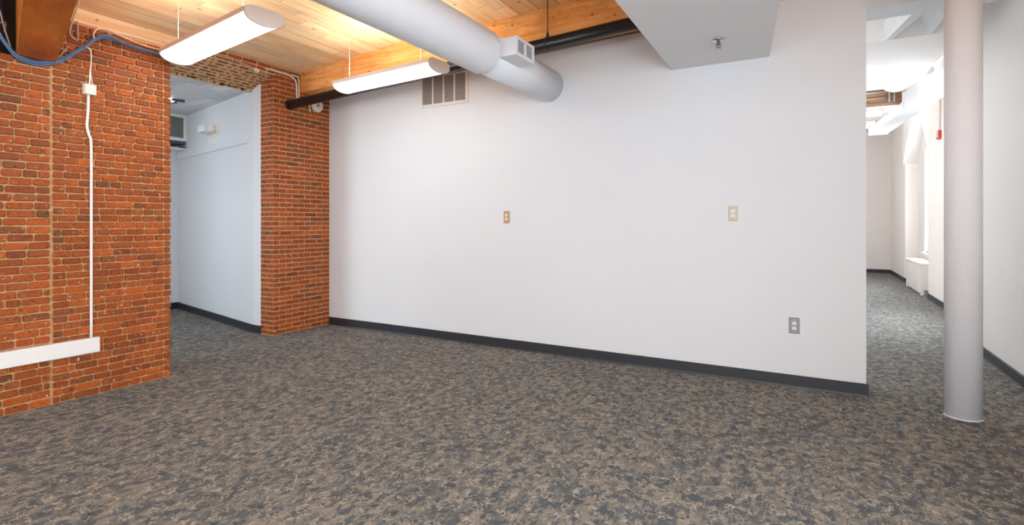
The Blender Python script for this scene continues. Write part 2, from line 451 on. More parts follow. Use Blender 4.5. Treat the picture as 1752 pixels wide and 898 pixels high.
def portal(name, loc, rot, sx, sy):
    l = bpy.data.lights.new(name, 'AREA'); l.shape = 'RECTANGLE'; l.size = sx; l.size_y = sy; l.cycles.is_portal = True
    o = bpy.data.objects.new(name, l); C.objects.link(o); o.location = loc; o.rotation_euler = rot; return o
BW = [(-4.1, -2.5, 0.8, 2.75), (-1.9, -0.3, 0.8, 2.75), (-0.0, 1.3, 0.8, 2.75)]
pierced_wall('wall_back', 'y', YB, -0.25, -5.9, XR+0.18, 0, HT, BW, M['wall'])
for i, (a, b, z0, z1) in enumerate(BW):
    portal('window_daylight_portal', ((a+b)/2, YB-0.2, (z0+z1)/2), (math.radians(90), 0, 0), b-a, z1-z0)
    mb = MB()
    for u in (a, b-0.05): mb.box(u, u+0.05, YB-0.18, YB-0.1, z0, z1)
    mb.box((a+b)/2-0.02, (a+b)/2+0.02, YB-0.17, YB-0.11, z0, z1)
    for z in (z0, (z0+z1)/2-0.02, z1-0.05): mb.box(a, b, YB-0.175, YB-0.105, z, z+0.05)
    w = struct(mb.build('window_%d' % (i+2), M['frame_white']))

for i, (a, b, z0, z1) in enumerate(RW):  # portals and frames of the added right-wall windows
    portal('window_daylight_portal', (XR+0.16, (a+b)/2, (z0+z1)/2), (0, math.radians(90), 0), z1-z0, b-a)
    mb = MB()
    for u in (a, (a+b)/2-0.025, b-0.05): mb.box(XR+0.08, XR+0.14, u, u+0.05, z0, z1)
    for z in (z0, (z0+z1)/2-0.02, z1-0.05): mb.box(XR+0.085, XR+0.135, a, b, z, z+0.05)
    struct(mb.build('window_%d' % (i+5), M['frame_white']))

# ---------------------------------------------------------------- left brick wall with its taller right-hand panel
Y1, Y2 = 1.662, 2.466
mb = MB(); ly = mb.bm.loops.layers.float_color.new('brick')
mb.box(-5.3, WL-0.012, YB, Y1, 0, 2.41, 0)
mb.box(-5.3, WL-0.012, Y1, Y2-0.012, 0, 2.77, 0)
UY, VZ = (0, 1, 0), (0, 0, 1)
brick_field(mb, ly, (WL-0.012, YB, 0.002), UY, VZ, (1, 0, 0), Y1-YB-0.007, 2.43, 0.0553, [0.09, 0.12, 0.135, 0.16], 0.0105, 0.013, rnd)
brick_field(mb, ly, (WL-0.012, Y1+0.004, 0.002), UY, VZ, (1, 0, 0), Y2-0.058-Y1, 2.78, 0.0520, [0.075, 0.105, 0.12, 0.15], 0.0095, 0.013, rnd)
brick_field(mb, ly, (WL-0.012, Y2-0.054, 0.002), UY, VZ, (1, 0, 0), 0.054, 2.78, 0.0520, [0.054], 0.0095, 0.015, rnd, ends=0.006)
brick_field(mb, ly, (-5.3, Y2-0.012, 0.002), (1, 0, 0), VZ, (0, 1, 0), 0.6, 2.78, 0.0520, [0.1, 0.13], 0.0095, 0.011, rnd)
struct(mb.build('wall_left', [M['mortar'], M['brick']]))
# pocket above the wall head behind the beam, its shade painted as dark boards
mb = MB(); mb.box(-5.318, -5.302, YB, 2.0, 2.3, 3.10); struct(mb.build('wall_pocket', M['deck_shade']))
mb = MB(); mb.box(-5.318, -4.72, YB, 1.50, 3.055, 3.065); struct(mb.build('ceiling_pocket', M['deck_shade']))
mb = MB(); mb.box(-5.322, -5.302, 2.0, 2.90, 2.965, 3.10); struct(mb.build('wall_head_board', M['deck_head']))

# ---------------------------------------------------------------- brick pillar
mb = MB(); ly = mb.bm.loops.layers.float_color.new('brick')
px0, px1, py0, py1 = -5.566, XP, 3.912, YM
HP = 3.09
mb.box(px0+0.006, px1-0.006, py0+0.006, py1, 0, HP, 0)
brick_field(mb, ly, (px1-0.006, py0+0.002, 0.004), UY, VZ, (1, 0, 0), py1-py0-0.004, HP-0.004, 0.0544, None, 0.0105, 0.007, rnd, bond=0.174, chip=0.004, jit=0.0013)
brick_field(mb, ly, (px0, py0+0.006, 0.004), (1, 0, 0), VZ, (0, -1, 0), px1-px0-0.002, HP-0.004, 0.0544, None, 0.0105, 0.007, rnd, bond=0.112, chip=0.004, jit=0.0013)
tag(mb.build('brick_pillar', [M['mortar_light'], M['brick_neat']]), 'orange brick pillar between the white side room and the long white wall', 'pillar')

# brick lintel over the opening: small upright face, sloping rough underside
mb = MB(); ly = mb.bm.loops.layers.float_color.new('brick')
ya, yb = 2.44, 3.93
A, B = Vector((-5.33, 0, 2.985)), Vector((-5.78, 0, 2.852))
mb.hexa([(B.x, ya, B.z), (A.x, ya, A.z), (A.x, yb, A.z), (B.x, yb, B.z), (B.x, ya, 3.06), (A.x, ya, 3.09), (A.x, yb, 3.09), (B.x, yb, 3.06)], 0)
d = (B-A).normalized(); nn = Vector((d.z, 0, -d.x)); nn = nn if nn.z < 0 else -nn
brick_field(mb, ly, A + Vector((0, ya, 0)), UY, d, nn, yb-ya, (B-A).length, 0.060, [0.06, 0.09, 0.13, 0.16], 0.036, 0.003, rnd, chip=0.012, jit=0.006)
brick_field(mb, ly, A + Vector((0, ya, 0.004)), UY, VZ, (1, 0, 0), yb-ya, 0.10, 0.05, [0.1, 0.14, 0.18], 0.014, 0.006, rnd, chip=0.008, jit=0.003)
for k in range(26):                                                # ragged drip of mortar along the inner edge
    y = ya + (yb-ya)*(k+rnd.random())/26
    w = rnd.uniform(0.02, 0.06)
    mb.box(B.x-0.012, B.x+0.03, y-w, y+w, B.z-rnd.uniform(0.006, 0.02), B.z+0.02, 0)
tag(mb.build('brick_lintel', [M['mortar_arch'], M['brick']]), 'rough brick lintel with sloping mortared underside over the opening to the white side room', 'lintel')

# ---------------------------------------------------------------- white side room beyond the opening
JX, JY = -5.72, 3.925        # its outer corner beside the pillar
EX, EY = -8.32, 4.477
mb = MB(); mb.prism([(JX, JY), (px0+0.004, JY-0.004), (px0+0.004, 5.1), (EX-0.2, 5.1), (EX-0.2, EY+0.04), (EX, EY)], 0, 2.95)
struct(mb.build('wall_side_room', M['wall']))
dv = Vector((EX-JX, EY-JY, 0)); nv = (-dv.y, dv.x) if dv.x > 0 else (dv.y, -dv.x)
n2 = Vector((dv.y, -dv.x, 0)).normalized(); n2 = n2 if n2.y < 0 else -n2
mb = MB(); cove(mb, (JX+0.012, JY-0.002, 0), (EX, EY, 0), n2); cove(mb, (px0+0.002, JY-0.003, 0), (JX-0.004, JY, 0), (0, -1))
cove(mb, (EX, 0.6, 0), (EX, EY, 0), (1, 0))
struct(mb.build('baseboard_side_room', M['baseboard']))
mb = MB(); mb.box(EX-0.2, EX, 0.5, EY+0.3, 0, 2.95); struct(mb.build('wall_side_room_end', M['wall']))
pierced_wall('wall_side_room_near', 'y', 0.6, -0.2, EX, -5.3, 0, 2.95, [(-7.6, -6.3, 0.8, 2.4)], M['wall'])  # unseen opening added to bring daylight into the side room
portal('side_room_daylight_portal', (-6.95, 0.45, 1.6), (math.radians(90), 0, 0), 1.3, 1.6)
mb = MB(); mb.box(-5.36, -5.32, 0.4, 2.44, 0, 2.85); struct(mb.build('wall_side_room_back', M['wall']))
mb = MB(); mb.box(EX-0.2, -5.77, 0.4, 5.1, 2.862, 2.95); struct(mb.build('ceiling_side_room', M['deck_white']))

# boxed chase along the side-room wall
def on_side(s, z, off=0.0):                                         # s metres from the outer corner along the white wall
    q = Vector((JX, JY, 0)) + dv.normalized()*s + n2*off; return Vector((q.x, q.y, z))
L = dv.length
def slab(mb, s0, s1, z0, z1, off, mi=0):
    mb.hexa([on_side(s0, z0), on_side(s1, z0), on_side(s1, z0, off), on_side(s0, z0, off), on_side(s0, z1), on_side(s1, z1), on_side(s1, z1, off), on_side(s0, z1, off)], mi)
mb = MB(); slab(mb, 0.13, L-0.01, 2.245, 2.345, 0.022); struct(mb.build('trim_1', M['wall'], bevel=0.003))

# white sensor on a bracket, with its conduit up to the ceiling and the cover under it
t = thing('wall_mounted_sensor', 'small white box sensor on a bracket high on the side room wall', 'sensor')
mb = MB(); slab(mb, 1.03, 1.30, 2.475, 2.60, 0.02); mb.build('back_plate', M['plastic_cream'], t, bevel=0.006)
mb = MB(); mb.hexa([on_side(1.22, 2.50, 0.02), on_side(1.44, 2.485, 0.02), on_side(1.42, 2.50, 0.13), on_side(1.22, 2.505, 0.12),
                    on_side(1.22, 2.60, 0.02), on_side(1.44, 2.60, 0.02), on_side(1.42, 2.585, 0.13), on_side(1.22, 2.58, 0.12)])
mb.build('sensor_body', M['plastic'], t, bevel=0.008)
mb = MB(); mb.cyl(on_side(1.14, 2.53, 0.015), on_side(1.14, 2.53, 0.085), 0.05, 0.04, 20); mb.build('sensor_knuckle', M['plastic_cream'], t)
mb = MB(); slab(mb, 1.07, 1.42, 2.345, 2.475, 0.006)
tag(mb.build('raceway_cover', M['plastic'], bevel=0.002), 'flat white cover plate under the box sensor on the side room wall', 'cover')
mb = MB(); slab(mb, 1.05, 1.063, 2.60, 2.86, 0.010)
tag(mb.build('wire_conduit', M['plastic'], bevel=0.002), 'thin white conduit from the box sensor up to the side room ceiling', 'conduit')

# through-wall air conditioner at the far end
t = thing('air_conditioner', 'white framed air conditioner with grey grille high on the side room end wall', 'air conditioner', (EX, 4.1, 2.5))
x1 = 0.36
mb = MB(); mb.box(-0.01, x1-0.03, -0.45, 0.30, -0.02, 0.36)
mb.box(x1-0.03, x1, -0.45, 0.30, 0.32, 0.36); mb.box(x1-0.03, x1, -0.45, 0.30, -0.02, 0.025); mb.box(x1-0.03, x1, 0.262, 0.30, 0.025, 0.32); mb.box(x1-0.03, x1, -0.45, -0.41, 0.025, 0.32)
mb.build('case', M['plastic'], t, bevel=0.003)
mb = MB(); mb.box(x1-0.03, x1-0.018, -0.41, 0.262, 0.025, 0.32)
for k in range(14):
    z = 0.035 + k*0.0205; mb.box(x1-0.018, x1-0.012, -0.41, 0.262, z, z+0.010)
for y in (-0.2, 0.0, 0.1): mb.box(x1-0.018, x1-0.008, y, y+0.018, 0.025, 0.32)
mb.build('grille', M['ac_grille'], t)
mb = MB(); mb.box(0.0, x1-0.02, -0.44, 0.295, -0.062, -0.02); mb.build('drip_tray', M['ac_tray'], t)
mb = MB(); mb.box(0.0, x1+0.01, -0.45, 0.37, -0.145, -0.125); mb.build('shelf_bracket', M['plastic'], t, bevel=0.003)

# little lit fitting on the side-room ceiling
t = thing('ceiling_fixture', 'small lit white fitting with dark arms on the side room ceiling', 'ceiling light', (-7.02, 3.62, 2.86))
mb = MB(); mb.box(-0.16, 0.02, -0.13, 0.10, -0.035, -0.002); mb.build('lamp_lens', M['lens'], t, bevel=0.006)
mb = MB()
mb.hexa([(0.015, 0.06, -0.03), (0.04, 0.20, -0.03), (0.07, 0.20, -0.03), (0.05, 0.06, -0.03), (0.02, 0.06, -0.004), (0.04, 0.20, -0.004), (0.07, 0.20, -0.004), (0.05, 0.06, -0.004)])
mb.build('arm', M['slot'], t); mb = MB()
mb.hexa([(-0.12, 0.10, -0.03), (-0.11, 0.19, -0.03), (-0.09, 0.19, -0.03), (-0.10, 0.10, -0.03), (-0.12, 0.10, -0.004), (-0.11, 0.19, -0.004), (-0.09, 0.19, -0.004), (-0.10, 0.10, -0.004)])
mb.build('arm', M['slot'], t)

# ---------------------------------------------------------------- timber beams
def beam_y(x): return 4.285 + (x-XP)*0.043
def beam_b(x): return 2.858 + (x-XP)*0.041
mb = MB(); xs = [XP-0.08, -4.6, -3.84, -2.83, -1.9, 0.36]; th = 0.26
rings = [[mb.bm.verts.new(p) for p in ((x, beam_y(x), beam_b(x)), (x, beam_y(x)+th, beam_b(x)), (x, beam_y(x)+th, ceil_z(x)), (x, beam_y(x), ceil_z(x)))] for x in xs]
for a, b in zip(rings, rings[1:]):
    for i in range(4): mb.bm.faces.new((a[i], a[(i+1) % 4], b[(i+1) % 4], b[i]))
mb.bm.faces.new(list(reversed(rings[0]))); mb.bm.faces.new(rings[-1])
tag(mb.build('timber_beam', M['beam']), 'long pale orange timber beam against the ceiling above the black pipe', 'beam')
mb = MB(); a, b = XP+0.02, -0.4
mb.hexa([(x, y, beam_b(x)+z) for z in (-0.005, 0.05) for x, y in ((a, beam_y(a)+th), (b, beam_y(b)+th), (b, YM), (a, YM))])
tag(mb.build('beam_strip', M['wall_warmstrip']), 'grey brown batten along the back edge of the long timber beam', 'strip')  # thin grey-brown strip from the beam back to the wall
sl = -0.294
def lpt(x, y): return (x, y + (x+4.69)*sl)
mb = MB(); mb.prism([lpt(-5.1, 1.472), lpt(1.4, 1.472), lpt(1.4, 1.680), lpt(-5.1, 1.680)], 2.43, 3.12)
tag(mb.build('timber_beam', M['beam_old'], bevel=0.01), 'dark orange timber beam at the top left resting on the brick wall', 'beam')

# ---------------------------------------------------------------- white drywall soffit under the ceiling
mb = MB(); mb.prism([(-1.0, 1.9), (0.03, 1.9), (-0.284, YM+0.01), (-1.051, YM+0.01)], 2.635, 3.30)
struct(mb.build('ceiling_soffit', M['soffit'], bevel=0.003))

# sprinkler under the soffit
t = thing('fire_sprinkler', 'chrome sprinkler head under the white ceiling soffit', 'sprinkler', (-0.581, 4.108, 2.635))
mb = MB(); mb.lathe((0, 0, 0), [(0.047, -0.001), (0.046, -0.006), (0.036, -0.014), (0.02, -0.016)]); mb.build('escutcheon', M['chrome'], t)
mb = MB(); mb.cyl((0, 0, -0.012), (0, 0, -0.034), 0.013, 0.011, 16)
for s_ in (-1, 1): mb.tube([(0.012*s_, 0, -0.030), (0.016*s_, 0, -0.042), (0.012*s_, 0, -0.056), (0.003*s_, 0, -0.064)], 0.003, 8)
mb.cyl((0, 0, -0.030), (0, 0, -0.064), 0.0035, 0.0035, 10); mb.build('frame_arms', M['brassy'], t)
mb = MB(); mb.cyl((0, 0, -0.064), (0, 0, -0.067), 0.008, 0.017, 16)
for k in range(10):
    a = 2*math.pi*k/10; mb.cyl((0.014*math.cos(a), 0.014*math.sin(a), -0.0665), (0.021*math.cos(a), 0.021*math.sin(a), -0.0655), 0.0025, 0.0025, 6)
mb.build('deflector', M['chrome'], t)

# ---------------------------------------------------------------- black drain pipe
PA, PB = Vector((-5.345, 4.130, 2.680)), Vector((-0.95, 4.257, 2.945))
t = thing('black_pipe', 'fat black iron pipe slung below the long timber beam', 'pipe', PA)
pd = PB-PA
mb = MB(); mb.cyl((0, 0, 0), pd, 0.053, 0.053, 32); mb.build('pipe_run', M['blackpipe'], t)
mb = MB(); mb.cyl(pd.normalized()*0.0, pd.normalized()*0.03, 0.058, 0.058, 32); mb.build('end_collar', M['blackpipe'], t, bevel=0.004)
hx = (-2.02-PA.x)/pd.x; hp = pd*hx
mb = MB(); dd = pd.normalized(); side = Vector((-dd.y, dd.x, 0))
mb.tube([hp + side*(0.0565*math.cos(a)) + Vector((0, 0, 0.0565*math.sin(a))) for a in [2*math.pi*k/20 for k in range(21)]], 0.006, 8, smooth=0)
mb.cyl(hp+Vector((0, 0, 0.055)), hp+Vector((0, 0, 0.10)), 0.016, 0.010, 12); mb.build('clevis', M['blackpipe'], t)
mb = MB(); mb.cyl(hp+Vector((0, 0, 0.09)), Vector((hp.x, hp.y, ceil_z(PA.x+hp.x)-PA.z)), 0.005, 0.005, 10); mb.build('hanger_rod', M['rod'], t)

# round cover on the pillar behind the pipe
t = thing('junction_cover', 'round pale junction cover on the brick pillar beneath the timber beam', 'cover', (XP, 4.52, 2.745))
mb = MB(); mb.cyl((-0.005, 0, 0), (0.03, 0, 0), 0.085, 0.078, 28); mb.build('cover_disc', M['plastic_cream'], t, bevel=0.003)
mb = MB(); mb.cyl((0.03, 0.0, 0), (0.045, 0, 0), 0.018, 0.016, 16); mb.build('knob', M['grey_plate'], t)
mb = MB(); mb.tube([(0.008, -0.07, 0.03), (0.02, -0.12, -0.01), (0.008, -0.10, -0.09)], 0.008, 8); mb.build('lead', M['white_cable'], t)

# ---------------------------------------------------------------- spiral duct
DX, DZ, DR = -2.25, 2.645, 0.168
t = thing('air_duct', 'big round white air duct running along the ceiling into the long white wall', 'duct', (DX, 0, DZ))
mb = MB(); mb.cyl((0, YB+0.02, 0), (0, 3.50, 0), DR+0.005, DR+0.005, 64, caps=False)
for y in (-1.2, 0.35, 1.92, 3.49):
    mb.cyl((0, y, 0), (0, y+0.012, 0), DR+0.007, DR+0.007, 64, caps=False)
mb.build('duct_section', M['duct'], t)
mb = MB(); mb.cyl((0, 3.50, 0), (0, YM+0.03, 0), DR-0.008, DR-0.008, 64)
mb.build('duct_section', M['duct'], t)
for k in range(18):
    a = 2*math.pi*(k+0.5)/18; mb = MB()
    mb.cyl((math.cos(a)*(DR+0.003), 3.488, math.sin(a)*(DR+0.003)), (math.cos(a)*(DR+0.009), 3.488, math.sin(a)*(DR+0.009)), 0.005, 0.003, 6); mb.build('screw', M['duct'], t)
# side register box
x0, x1, y0, y1, z0, z1 = 0.12, 0.30, 3.535, 3.825, -0.058, 0.083
mb = MB(); mb.box(x0, x1-0.012, y0, y1, z0, z1); mb.box(x0+0.02, x1, y0-0.012, y1+0.012, z0-0.006, z0)
bx_ = mb.build('register_box', M['duct'], t, bevel=0.002)
mb = MB(); b = 0.022
mb.box(x1-0.012, x1, y0-0.006, y1+0.006, z0, z0+b); mb.box(x1-0.012, x1, y0-0.006, y1+0.006, z1-b, z1)
ym = (y0+y1)/2
for a, c in ((y0-0.006, y0+b), (ym-0.012, ym+0.012), (y1-b, y1+0.006)): mb.box(x1-0.012, x1, a, c, z0+b, z1-b)
mb.build('register_frame', M['duct'], bx_, bevel=0.001)
mb = MB(); mb.box(x1-0.014, x1-0.011, y0+b, y1-b, z0+b, z1-b, 1)
for k in range(9):
    z = z0+b + (z1-z0-2*b)*(k+0.3)/9; mb.box(x1-0.011, x1-0.0095, y0+b, y1-b, z, z+0.0022, 0)
for k in range(20):
    y = y0+b + (y1-y0-2*b)*(k+0.3)/20; mb.box(x1-0.011, x1-0.0095, y, y+0.0022, z0+b, z1-b, 0)
mb.build('register_mesh', [M['duct'], M['void']], bx_)

# ---------------------------------------------------------------- return-air grille on the long wall
gx0, gx1, gz0, gz1 = -3.86, -3.205, 2.592, 2.955
t = thing('wall_grille', 'cream return-air grille with four louvre panels high on the long white wall', 'grille', (gx0, YM, gz0))
W, Hh = gx1-gx0, gz1-gz0; fr = 0.032
mb = MB()
mb.box(0, W, -0.014, 0.0, 0, fr); mb.box(0, W, -0.014, 0.0, Hh-fr, Hh); mb.box(0, fr, -0.014, 0, fr, Hh-fr); mb.box(W-fr, W, -0.014, 0, fr, Hh-fr)
for k in (1, 2, 3):
    x = fr + (W-2*fr)*k/4; mb.box(x-0.008, x+0.008, -0.013, 0, fr, Hh-fr)
mb.build('frame', M['grille_white'], t, bevel=0.002)
mb = MB(); mb.box(fr, W-fr, -0.003, -0.001, fr, Hh-fr, 1)
n = 34
for k in range(n):
    z = fr + (Hh-2*fr)*k/n
    mb.hexa([(fr, -0.011, z), (W-fr, -0.011, z), (W-fr, -0.003, z+0.0035), (fr, -0.003, z+0.0035), (fr, -0.011, z+0.0022), (W-fr, -0.011, z+0.0022), (W-fr, -0.003, z+0.006), (fr, -0.003, z+0.006)], 0)
mb.build('louvres', [M['grille_white'], M['void']], t)
for x, z in ((W*0.44, 0.014), (W*0.93, 0.016), (W*0.07, 0.016)):
    mb = MB(); mb.cyl((x, -0.017, z), (x, -0.013, z), 0.005, 0.005, 10); mb.build('screw', M['grey_plate'], t)

# ---------------------------------------------------------------- outlets
def outlet(name, label, x, z, plate, w=0.075, h=0.125, face='plastic'):
    t = thing(name, label, 'outlet', (x, YM, z))
    mb = MB(); b = 0.006
    mb.hexa([(-w/2, 0.0, -h/2), (w/2, 0.0, -h/2), (w/2-b, -0.009, -h/2+b), (-w/2+b, -0.009, -h/2+b), (-w/2, 0.0, h/2), (w/2, 0.0, h/2), (w/2-b, -0.009, h/2-b), (-w/2+b, -0.009, h/2-b)])
    mb.build('cover_plate', plate, t, bevel=0.0015)
    for s_ in (1, -1):
        mb = MB(); cz = s_*0.0195; r = 0.0165
        pts = []
        for k in range(24):
            a = 2*math.pi*k/24; pts.append((r*math.cos(a), max(-0.0135, min(0.0135, r*math.sin(a)))))
        va = [mb.bm.verts.new((u, -0.008, cz+v)) for u, v in pts]; vb = [mb.bm.verts.new((u*0.96, -0.0125, cz+v*0.96)) for u, v in pts]
        for k in range(24): mb.bm.faces.new((va[k], va[(k+1) % 24], vb[(k+1) % 24], vb[k]))
        mb.bm.faces.new(vb)
        rc = mb.build('receptacle', M[face], t)
        mb = MB(); mb.box(-0.007, -0.0048, -0.0130, -0.0120, cz-0.002, cz+0.007); mb.box(0.0048, 0.007, -0.0130, -0.0120, cz-0.001, cz+0.006)
        mb.cyl((0, -0.0130, cz-0.0065), (0, -0.0120, cz-0.0065), 0.0026, 0.0026, 10); mb.build('slots', M['slot'], rc)
    return t
o1 = outlet('wall_outlet', 'tan cover plate outlet near the middle of the long white wall', -2.729, 1.352, M['tan_plate'])
o2 = outlet('wall_outlet', 'beige cover plate outlet at switch height toward the right of the long white wall', -0.555, 1.372, M['beige_plate'], 0.073, 0.127)
for z in (0.045, -0.045):
    mb = MB(); mb.cyl((0, -0.0105, z), (0, -0.008, z), 0.004, 0.004, 10); mb.build('screw', M['slot'], o2)
o3 = outlet('wall_outlet', 'grey steel outlet low on the long white wall above the baseboard', -0.105, 0.482, M['grey_plate'], 0.076, 0.127)

# ---------------------------------------------------------------- pendant luminaires
def luminaire(label, loc, rotz, length, drop, group='linear pendant lights', n=16):
    """origin at the middle of the lens rim; wires run up to the ceiling"""
    t = thing('pendant_light', label, 'pendant light', loc, rotz, group); hw = 0.135; hl = length/2
    rim = [(math.cos(math.pi*k/n)*(hw-0.006), -math.sin(math.pi*k/n)*0.058) for k in range(n+1)]
    mb = MB()                                                      # tray with sloping shoulders
    prof = [(-hw, 0.0), (hw, 0.0), (hw, 0.034), (hw-0.045, 0.052), (-hw+0.045, 0.052), (-hw, 0.034)]
    mb.extr([Vector((0, y, z)) for y, z in prof], (-hl, 0, 0), (hl, 0, 0)); mb.build('housing', M['housing'], t, bevel=0.003)
    mb = MB(); mb.extr([Vector((0, y, z-0.001)) for y, z in rim], (-hl+0.012, 0, 0), (hl-0.012, 0, 0), caps=False, closed=False)
    for f in mb.bm.faces: f.smooth = True
    mb.build('lens', M['lens'], t)
    for s_ in (-1, 1):
        mb = MB(); full = [(y*1.03, z*1.06-0.002) for y, z in rim] + [(-hw, 0.034), (-hw+0.045, 0.054), (hw-0.045, 0.054), (hw, 0.034)]
        mb.extr([Vector((0, y, z)) for y, z in full], (s_*(hl-0.012), 0, 0), (s_*(hl+0.004), 0, 0)); mb.build('end_cap', M['endcap'], t, bevel=0.002)
    mb = MB(); mb.box(-hl+0.06, hl-0.06, -0.05, 0.05, 0.0525, 0.0545); mb.build('upper_lens', M['uplens'], t)
    for s_ in (-1, 1):
        x = s_*(hl-0.17)
        mb = MB(); xx = loc[0] + x*math.cos(rotz) + 0.06*math.sin(rotz); dz = (ceil_z(xx)-loc[2]) if loc[1] < 5 else drop
        mb.cyl((x, -0.06, 0.05), (x, -0.06, dz), 0.0022, 0.0022, 8); w = mb.build('suspension_wire', M['white_cable'], t)
        mb = MB(); mb.cyl((x, -0.06, 0.05), (x, -0.06, 0.066), 0.012, 0.006, 12); mb.build('wire_clip', M['grey_plate'], w)
    return t
LZ = 2.665
luminaire('lit pendant tube light nearest the brick wall at the top left', (-3.85, 2.345, LZ), math.atan2(-0.205, 1.5), 1.40, 0.50)
luminaire('lit pendant tube light in front of the long timber beam and wall grille', (-3.50, 3.80, 2.68), math.atan2(-0.11, 1.3), 1.31, 0.56)
luminaire('added unseen pendant tube light brightening the right side of the room', (0.55, 1.1, 2.75), math.atan2(-0.11, 1.3), 1.3, 0.65)  # unseen lamp added to brighten the column and right side

# ---------------------------------------------------------------- round column
CHC = 3.45
t = thing('round_column', 'round white column standing on the carpet at the right', 'column', (0.895, 4.557, 0))
mb = MB(); mb.cyl((0, 0, 0.0), (0, 0, CHC), 0.1, 0.1, 64); mb.build('shaft', M['column'], t)
mb = MB(); mb.lathe((0, 0, 0), [(0.103, 0.0), (0.103, 0.003), (0.1005, 0.006)], 48); mb.build('base_ring', M['column'], t)

# ---------------------------------------------------------------- raceway, box and cables on the brick wall
t = thing('surface_raceway', 'white metal raceway box running low along the brick wall', 'raceway', (WL, 1.935, 0.33))
mb = MB(); mb.box(-0.005, 0.045, -1.6, 0.0, 0.0, 0.108); mb.build('raceway_body', M['plastic'], t, bevel=0.004)
mb = MB(); mb.box(0.045, 0.0475, -1.6, -0.006, 0.006, 0.102); mb.build('raceway_lid', M['plastic'], t, bevel=0.001)
t = thing('junction_box', 'small white square junction box on the brick wall', 'junction box', (WL, 1.879, 2.286))
mb = MB(); mb.box(0, 0.035, -0.037, 0.037, -0.038, 0.038); mb.build('box_body', M['plastic_cream'], t, bevel=0.004)
mb = MB(); mb.box(0.035, 0.042, -0.034, 0.034, -0.035, 0.035); mb.build('box_lid', M['plastic_cream'], t, bevel=0.003)

def bw(y, z, off=0.012): return (WL+off, y, z)
def cable(name, label, pts, r, mat, cat='cable', group=None):
    mb = MB(); mb.tube(pts, r, 10); return tag(mb.build(name, M[mat]), label, cat, group)
cable('white_conduit', 'white conduit dropping from the junction box to the raceway on the brick wall',
      [bw(1.876, 2.25), bw(1.872, 2.12), bw(1.866, 2.02), bw(1.878, 1.95), bw(1.892, 1.88), bw(1.893, 1.5), bw(1.893, 1.0), bw(1.893, 0.44)], 0.009, 'plastic', 'conduit')
cable('white_cable', 'white cable hanging straight down into the junction box',
      [bw(1.845, 2.60, 0.03), bw(1.885, 2.585), bw(1.892, 2.52), bw(1.886, 2.42), bw(1.882, 2.32)], 0.0055, 'white_cable')
cable('white_cable', 'thin white wire bowing into the right side of the junction box',
      [bw(1.887, 2.44), bw(1.893, 2.38), bw(1.903, 2.32)], 0.0035, 'white_cable')
import_pts = [(8, 60), (10, 74), (24, 95), (42, 104), (60, 107), (85, 105), (104, 98), (130, 83), (145, 73), (160, 60), (171, 54), (187, 53), (205, 60), (240, 70), (270, 76), (300, 83)]
# measured run of the blue bundle along the wall head (y, z)
blue = [(1.36, 2.58), (1.40, 2.50), (1.455, 2.43), (1.515, 2.405), (1.575, 2.402), (1.655, 2.428), (1.715, 2.466), (1.80, 2.55), (1.852, 2.60), (1.908, 2.668), (1.948, 2.70), (2.01, 2.715), (2.08, 2.70), (2.23, 2.685), (2.36, 2.685), (2.50, 2.68)]
for k, (dz, off, lab) in enumerate(((0.012, 0.024, 'topmost blue cable of the bundle sagging under the timber beam on the brick wall'),
                                   (0.0, 0.036, 'front blue cable of the bundle sagging under the timber beam on the brick wall'),
                                   (-0.011, 0.024, 'lowest blue cable of the bundle sagging under the timber beam on the brick wall'),
                                   (0.002, 0.014, 'rear blue cable of the bundle sagging under the timber beam, against the bricks'))):
    cable('blue_cable', lab, [bw(y, z+dz*(1.0 if i < 12 else 0.5), off) for i, (y, z) in enumerate(blue)], 0.0052, 'blue_cable', group='blue cable bundle')
cable('white_cable', 'white cable looping over the blue bundle along the top of the brick wall',
      [bw(1.905, 2.665, 0.03), bw(1.90, 2.705, 0.03), bw(1.93, 2.755, 0.025), bw(2.0, 2.77), bw(2.12, 2.745), bw(2.26, 2.725), bw(2.40, 2.72), bw(2.50, 2.70)], 0.0055, 'white_cable')
cable('grey_cable', 'grey cable hanging beside the dark timber beam at the brick wall head',
      [bw(1.80, 3.0, 0.06), bw(1.80, 2.9, 0.05), bw(1.775, 2.78, 0.03), bw(1.755, 2.68, 0.03), bw(1.77, 2.64, 0.03), bw(1.80, 2.63, 0.03), bw(1.807, 2.67, 0.02), bw(1.803, 2.77, 0.02)], 0.006, 'grey_cable')
cable('grey_cable', 'short slanting grey cable by the corner of the dark timber beam',
      [bw(1.69, 2.47, 0.02), bw(1.725, 2.53, 0.02), bw(1.755, 2.58, 0.02)], 0.004, 'grey_cable')
cable('grey_cable', 'curled grey cable left of the dark timber beam',
      [(-4.72, 1.36, 2.80), (-4.74, 1.40, 2.72), (-4.74, 1.42, 2.62), (-4.72, 1.44, 2.52), (-4.70, 1.452, 2.44)], 0.005, 'grey_cable')
cable('grey_cable', 'crossing grey cable at the left edge above the brick wall',
      [(-4.72, 1.34, 2.60), (-4.74, 1.40, 2.64), (-4.78, 1.44, 2.66), (-4.86, 1.46, 2.62)], 0.006, 'grey_cable')
cable('grey_cable', 'straggling grey cable reaching up into the dark pocket at the top left',
      [(-4.80, 1.34, 2.55), (-4.84, 1.40, 2.62), (-4.86, 1.40, 2.74), (-4.90, 1.36, 2.86), (-4.95, 1.36, 3.0)], 0.006, 'grey_cable')
cable('dark_cable', 'thick dark cable bunch coming down out of the pocket left of the beam',
      [(-5.02, 1.46, 2.98), (-5.0, 1.47, 2.84), (-4.97, 1.46, 2.72), (-4.93, 1.44, 2.60), (-4.92, 1.43, 2.44)], 0.03, 'dark_cable')

